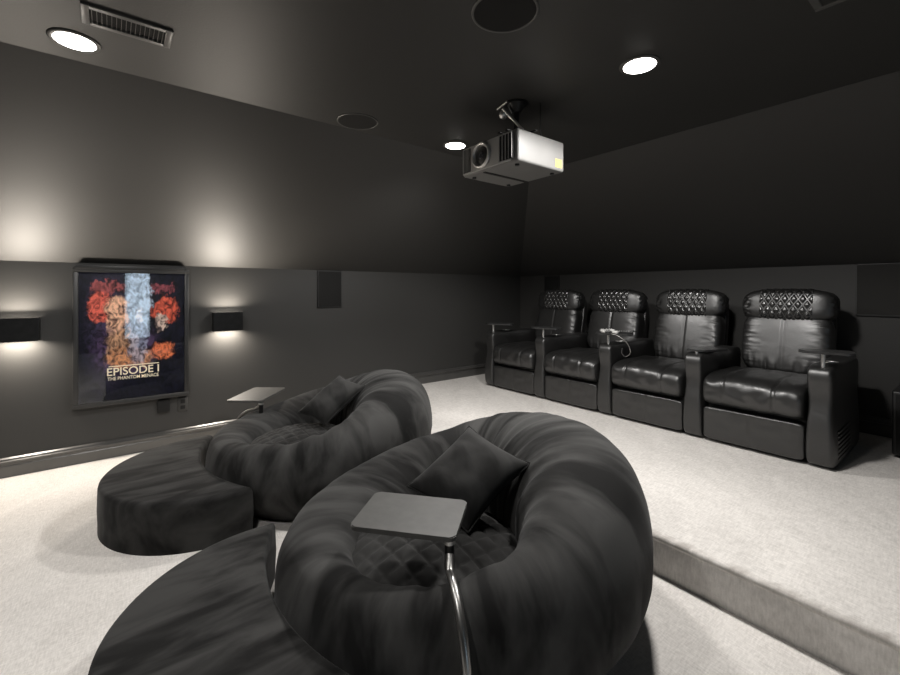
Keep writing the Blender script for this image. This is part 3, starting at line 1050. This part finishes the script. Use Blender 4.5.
pw, ph_ = W_ - 2 * fw, H_ - 2 * fw
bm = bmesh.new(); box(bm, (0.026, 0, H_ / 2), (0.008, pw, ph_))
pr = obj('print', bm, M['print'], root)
bm = bmesh.new(); box(bm, (0.045, 0, H_ / 2), (0.004, pw, ph_))
obj('glass', bm, M['glass'], root)

def lettering(txt, size, cy, cz, width, parent, name):
    cu = bpy.data.curves.new(name, 'FONT')
    cu.body = txt; cu.size = size; cu.align_x = 'CENTER'; cu.extrude = 0.0008
    cu.offset = size * 0.012
    to = bpy.data.objects.new('tmp_text', cu)
    COL.objects.link(to)
    dg = bpy.context.evaluated_depsgraph_get()
    me = bpy.data.meshes.new_from_object(to.evaluated_get(dg))
    bpy.data.objects.remove(to, do_unlink=True)
    xs = [v.co.x for v in me.vertices]
    k = width / (max(xs) - min(xs)); mid = (max(xs) + min(xs)) / 2
    for v in me.vertices:
        x, y, z = v.co
        v.co = (0.031 + z, cy + (x - mid) * k, cz + y)
    me.materials.clear()
    return link(name, me, parent, M['letter'])
lettering('EPISODE I', 0.085, -0.005, 0.225, 0.335, pr, 'title_lettering')
lettering('THE PHANTOM MENACE', 0.036, -0.005, 0.188, 0.330, pr, 'subtitle_lettering')
bm = bmesh.new()
box(bm, (0.031, -0.005 + 0.03, 0.296), (0.002, 0.275, 0.007)); box(bm, (0.031, -0.135, 0.296), (0.002, 0.055, 0.007))
obj('title_rule', bm, M['letter'], pr)

# ------------------------------------------------------------------ wall sconces
def area(name, parent, loc, rot, size, power, col, size_y=None, spread=None):
    l = bpy.data.lights.new(name, 'AREA')
    l.shape = 'RECTANGLE'; l.size = size; l.size_y = size_y or size
    l.energy = power; l.color = col
    if spread: l.spread = spread
    o = bpy.data.objects.new(name, l)
    COL.objects.link(o)
    o.parent = parent; o.location = loc; o.rotation_euler = rot
    return o

def sconce(y, label):
    root = empty('wall_sconce', (XL, y, 1.035))
    tag(root, label, 'sconce', 'box wall lights beside the poster')
    wd, hg, dp, t = 0.235, 0.165, 0.105, 0.005
    bm = bmesh.new()
    box(bm, (dp - t / 2, 0, 0), (t, wd, hg), 0.0015)
    for s in (-1, 1):
        box(bm, (dp / 2, s * (wd / 2 - t / 2), 0), (dp - 2 * t, t, hg), 0.0015)
    obj('shade', bm, M['black_metal'], root)
    bm = bmesh.new(); box(bm, (0.004, 0, 0), (0.008, wd - 0.012, hg - 0.02))
    obj('back_plate', bm, M['black_metal'], root)
    bm = bmesh.new(); box(bm, (0.052, 0, 0), (0.080, wd - 0.012, 0.096))
    l = obj('lamp_bar', bm, M['black_metal'], root)
    for s in (-1, 1):
        bm = bmesh.new()
        box(bm, (0.052, 0, s * 0.050), (0.05, wd - 0.05, 0.004))
        obj('led_strip', bm, M['sconce_led'], l)
    area('up_light', root, (0.064, 0, 0.062), (PI, R(44), 0), 0.05, SCONCE_W, (1.0, 0.90, 0.78), wd - 0.05)
    area('down_light', root, (0.064, 0, -0.062), (0, R(-20), 0), 0.05, SCONCE_W * 0.55, (1.0, 0.90, 0.78), wd - 0.05)
    return root
sconce(0.815, 'black box wall light right of the poster')
sconce(-0.520, 'black box wall light left of the poster at the left edge')

# ------------------------------------------------------------------ ceiling: downlights, speakers, vents
def downlight(x, y, key, label):
    root = empty('recessed_light', (x, y, HC))
    tag(root, label, 'ceiling light', 'recessed ceiling lights')
    seg = 40
    bm = bmesh.new()
    prof = [(0.076, 0.0), (0.096, 0.0), (0.095, -0.005), (0.080, -0.008), (0.075, -0.006)]
    rr = [[bm.verts.new((r * math.cos(2 * PI * k / seg), r * math.sin(2 * PI * k / seg), z)) for r, z in prof] for k in range(seg)]
    for k in range(seg):
        for j in range(5):
            bm.faces.new((rr[k][j], rr[(k + 1) % seg][j], rr[(k + 1) % seg][(j + 1) % 5], rr[k][(j + 1) % 5]))
    obj('trim_ring', bm, M['vent'], root, True)
    bm = bmesh.new()
    cyl(bm, (0, 0, -0.001), (0, 0, -0.008), 0.077, 0.075, 40, caps=False)
    cyl(bm, (0, 0, -0.008), (0, 0, -0.013), 0.075, 0.055, 40)
    obj('diffuser', bm, M['lamp_on'], root)
    l = bpy.data.lights.new('downlight_beam', 'SPOT')
    l.energy = DOWNLIGHT_W[key]; l.spot_size = R(DOWNLIGHT_CONE[key]); l.spot_blend = 0.42; l.shadow_soft_size = 0.10
    l.color = (1.0, 0.972, 0.94)
    lo = bpy.data.objects.new('downlight_beam', l)
    COL.objects.link(lo); lo.parent = root; lo.location = (0, 0, -0.03)
    return root
downlight(-2.58, -0.13, 'a', 'glowing recessed ceiling light beside the air vent at upper left')
downlight(-1.105, 2.08, 'b', 'glowing recessed ceiling light right of the projector')
downlight(-2.60, 2.10, 'c', 'glowing recessed ceiling light just left of the projector lens')
downlight(-1.10, -0.13, 'd', 'recessed ceiling light above the camera side of the room')

def ceiling_speaker(x, y, label):
    root = empty('ceiling_speaker', (x, y, HC))
    tag(root, label, 'speaker', 'round ceiling speakers')
    seg = 48
    bm = bmesh.new(); cyl(bm, (0, 0, 0), (0, 0, -0.004), 0.128, 0.126, seg)
    obj('grille', bm, M['grille'], root, angle=40)
    bm = bmesh.new()
    prof = [(0.126, 0.0), (0.137, 0.0), (0.136, -0.004), (0.130, -0.006), (0.126, -0.004)]
    rr = [[bm.verts.new((r * math.cos(2 * PI * k / seg), r * math.sin(2 * PI * k / seg), z)) for r, z in prof] for k in range(seg)]
    for k in range(seg):
        for j in range(5):
            bm.faces.new((rr[k][j], rr[(k + 1) % seg][j], rr[(k + 1) % seg][(j + 1) % 5], rr[k][(j + 1) % 5]))
    obj('rim', bm, M['vent'], root, True)
ceiling_speaker(-2.64, 1.295, 'round dark ceiling speaker between the left slope and the projector')
ceiling_speaker(-1.235, 1.257, 'round dark ceiling speaker at the top edge of the picture')

def vent(c, sx, sy, label, nf=16):
    root = empty('ceiling_vent', (c[0], c[1], HC))
    tag(root, label, 'vent', 'ceiling air vents')
    f = 0.026
    bm = bmesh.new()
    for cx, cy, wx, wy in ((0, sy / 2 - f / 2, sx, f), (0, -sy / 2 + f / 2, sx, f), (sx / 2 - f / 2, 0, f, sy - 2 * f), (-sx / 2 + f / 2, 0, f, sy - 2 * f)):
        box(bm, (cx, cy, -0.006), (wx, wy, 0.012), 0.003)
    obj('frame', bm, M['vent'], root, angle=40)
    bm = bmesh.new(); box(bm, (0, 0, -0.001), (sx - 2 * f, sy - 2 * f, 0.002))
    obj('duct', bm, M['void'], root)
    for k in range(nf):
        bm = bmesh.new()
        y = -sy / 2 + f + (sy - 2 * f) * (k + 0.5) / nf
        box(bm, (0, y, -0.007), (sx - 2 * f, 0.002, 0.009), 0, rot=None)
        obj('louver', bm, M['vent'], root)
    return root
vent((-2.29, 0.058), 0.16, 0.31, 'long dark air vent beside the ceiling light at upper left')
vent((-0.295, 2.152), 0.31, 0.16, 'dark air vent cut off by the top edge at upper right', 8)

# ------------------------------------------------------------------ projector on its ceiling mount
PX1, PY0_, PZB, PZT = -1.685, 1.820, 2.052, 2.242
PWX, PDY = 0.49, 0.425
root = empty('projector', (PX1 - PWX / 2, PY0_ + PDY / 2, PZB))
tag(root, 'silver projector hanging from the ceiling on a metal arm', 'projector')
hz = PZT - PZB
bm = bmesh.new()
box(bm, (0, 0, hz / 2), (PWX, PDY, hz), 0.016, 4)
obj('housing', bm, M['projector'], root, angle=50)
bm = bmesh.new()
box(bm, (-0.02, -PDY / 2 - 0.003, hz / 2), (PWX - 0.06, 0.012, hz - 0.022), 0.004)
obj('front_panel', bm, M['projector_face'], root, angle=40)
# lens
lx = 0.245 - 0.295
bm = bmesh.new()
seg = 40
prof = [(0.062, -0.006), (0.079, -0.006), (0.081, -0.022), (0.071, -0.030), (0.062, -0.018)]
rr = [[bm.verts.new((lx + r * math.cos(2 * PI * k / seg), -PDY / 2 + y, hz / 2 + 0.003 + r * math.sin(2 * PI * k / seg))) for r, y in prof] for k in range(seg)]
for k in range(seg):
    for j in range(5):
        bm.faces.new((rr[k][j], rr[(k + 1) % seg][j], rr[(k + 1) % seg][(j + 1) % 5], rr[k][(j + 1) % 5]))
lr = obj('lens_ring', bm, M['chrome'], root, True)
bm = bmesh.new(); cyl(bm, (lx, -PDY / 2 - 0.004, hz / 2 + 0.003), (lx, -PDY / 2 - 0.014, hz / 2 + 0.003), 0.062, 0.050, 40)
obj('lens_barrel', bm, M['black_plastic'], lr, angle=40)
bm = bmesh.new(); cyl(bm, (lx, -PDY / 2 - 0.012, hz / 2 + 0.003), (lx, -PDY / 2 - 0.017, hz / 2 + 0.003), 0.028, 0.020, 32)
obj('lens', bm, M['lens_glass'], lr, True)
for s, x0 in ((1, 0.158), (-1, -0.192)):
    bm = bmesh.new()
    box(bm, (x0, -PDY / 2 - 0.008, hz / 2), ((0.118 if s > 0 else 0.07), 0.006, hz - 0.04), 0.002)
    g_ = obj('front_vent', bm, M['void'], root)
    for k in range(5):
        bm = bmesh.new(); box(bm, (x0 + ((0.118 if s > 0 else 0.07) - 0.016) * (k / 4 - 0.5), -PDY / 2 - 0.012, hz / 2), (0.003, 0.008, hz - 0.044))
        obj('vent_fin', bm, M['projector_face'], g_)
bm = bmesh.new(); box(bm, (-0.055, 0.0, -0.001), (0.024, PDY - 0.03, 0.006), 0.001)
obj('bottom_slot', bm, M['void'], root)
bm = bmesh.new(); box(bm, (PWX / 2 + 0.0008, PDY / 2 - 0.058, 0.048), (0.0016, 0.062, 0.050))
obj('sticker', bm, M['yellow'], root)
for sx in (-1, 1):
    for sy in (-1, 1):
        bm = bmesh.new(); cyl(bm, (sx * 0.19, sy * 0.16, 0.002), (sx * 0.19, sy * 0.16, -0.010), 0.014, 0.012)
        obj('foot', bm, M['black_plastic'], root, angle=40)
# mount
mr = empty('projector_mount', (-1.80, 1.93, HC))
tag(mr, 'black and chrome ceiling bracket holding the projector', 'mount')
bm = bmesh.new()
prism(bm, [(0.075 * math.cos(a), 0.075 * math.sin(a)) for a in [2 * PI * k / 28 for k in range(28)]], -0.006, 0.0)
cyl(bm, (0, 0, -0.005), (0, 0, -0.055), 0.055, 0.028, 28)
obj('ceiling_plate', bm, M['black_metal'], mr, angle=40)
bm = bmesh.new(); cyl(bm, (0, 0, -0.05), (0, 0, -0.185), 0.017, 0.017)
obj('column', bm, M['black_metal'], mr, angle=40)
zt = PZT - HC
bm = bmesh.new(); box(bm, (0, 0, zt + 0.014), (0.13, 0.13, 0.016), 0.003)
for s in (-1, 1):
    box(bm, (s * 0.085, 0.03, zt + 0.006), (0.10, 0.022, 0.008), 0.002)
    box(bm, (s * 0.03, -0.07, zt + 0.006), (0.022, 0.10, 0.008), 0.002)
obj('cradle', bm, M['black_metal'], mr, angle=40)
bm = bmesh.new(); cyl(bm, (-0.045, -0.070, -0.030), (0.062, -0.012, zt + 0.020), 0.0085)
obj('strut', bm, M['chrome'], mr, angle=40)
bm = bmesh.new(); cyl(bm, (-0.095, -0.065, -0.018), (0.000, -0.078, -0.006), 0.008)
obj('cross_bar', bm, M['steel'], mr, angle=40)
bm = bmesh.new()
bmesh.ops.create_uvsphere(bm, u_segments=20, v_segments=12, radius=0.026)
for v in bm.verts: v.co += Vector((-0.055, -0.055, -0.062))
obj('ball_joint', bm, M['chrome'], mr, True)
for dx, label in ((0.10, 'thin dark cable dropping from the ceiling behind the projector mount'),):
    bm = bmesh.new()
    tube(bm, smooth_path([(-1.80 + dx, 2.03, HC), (-1.79 + dx, 2.02, HC - 0.09), (-1.80 + dx, 2.03, HC - 0.16), (-1.81 + dx, 2.05, PZT + 0.002)], 8), 0.004, 8)
    o = obj('power_cable', bm, M['black_plastic'], None, True)
    tag(o, label, 'cable')
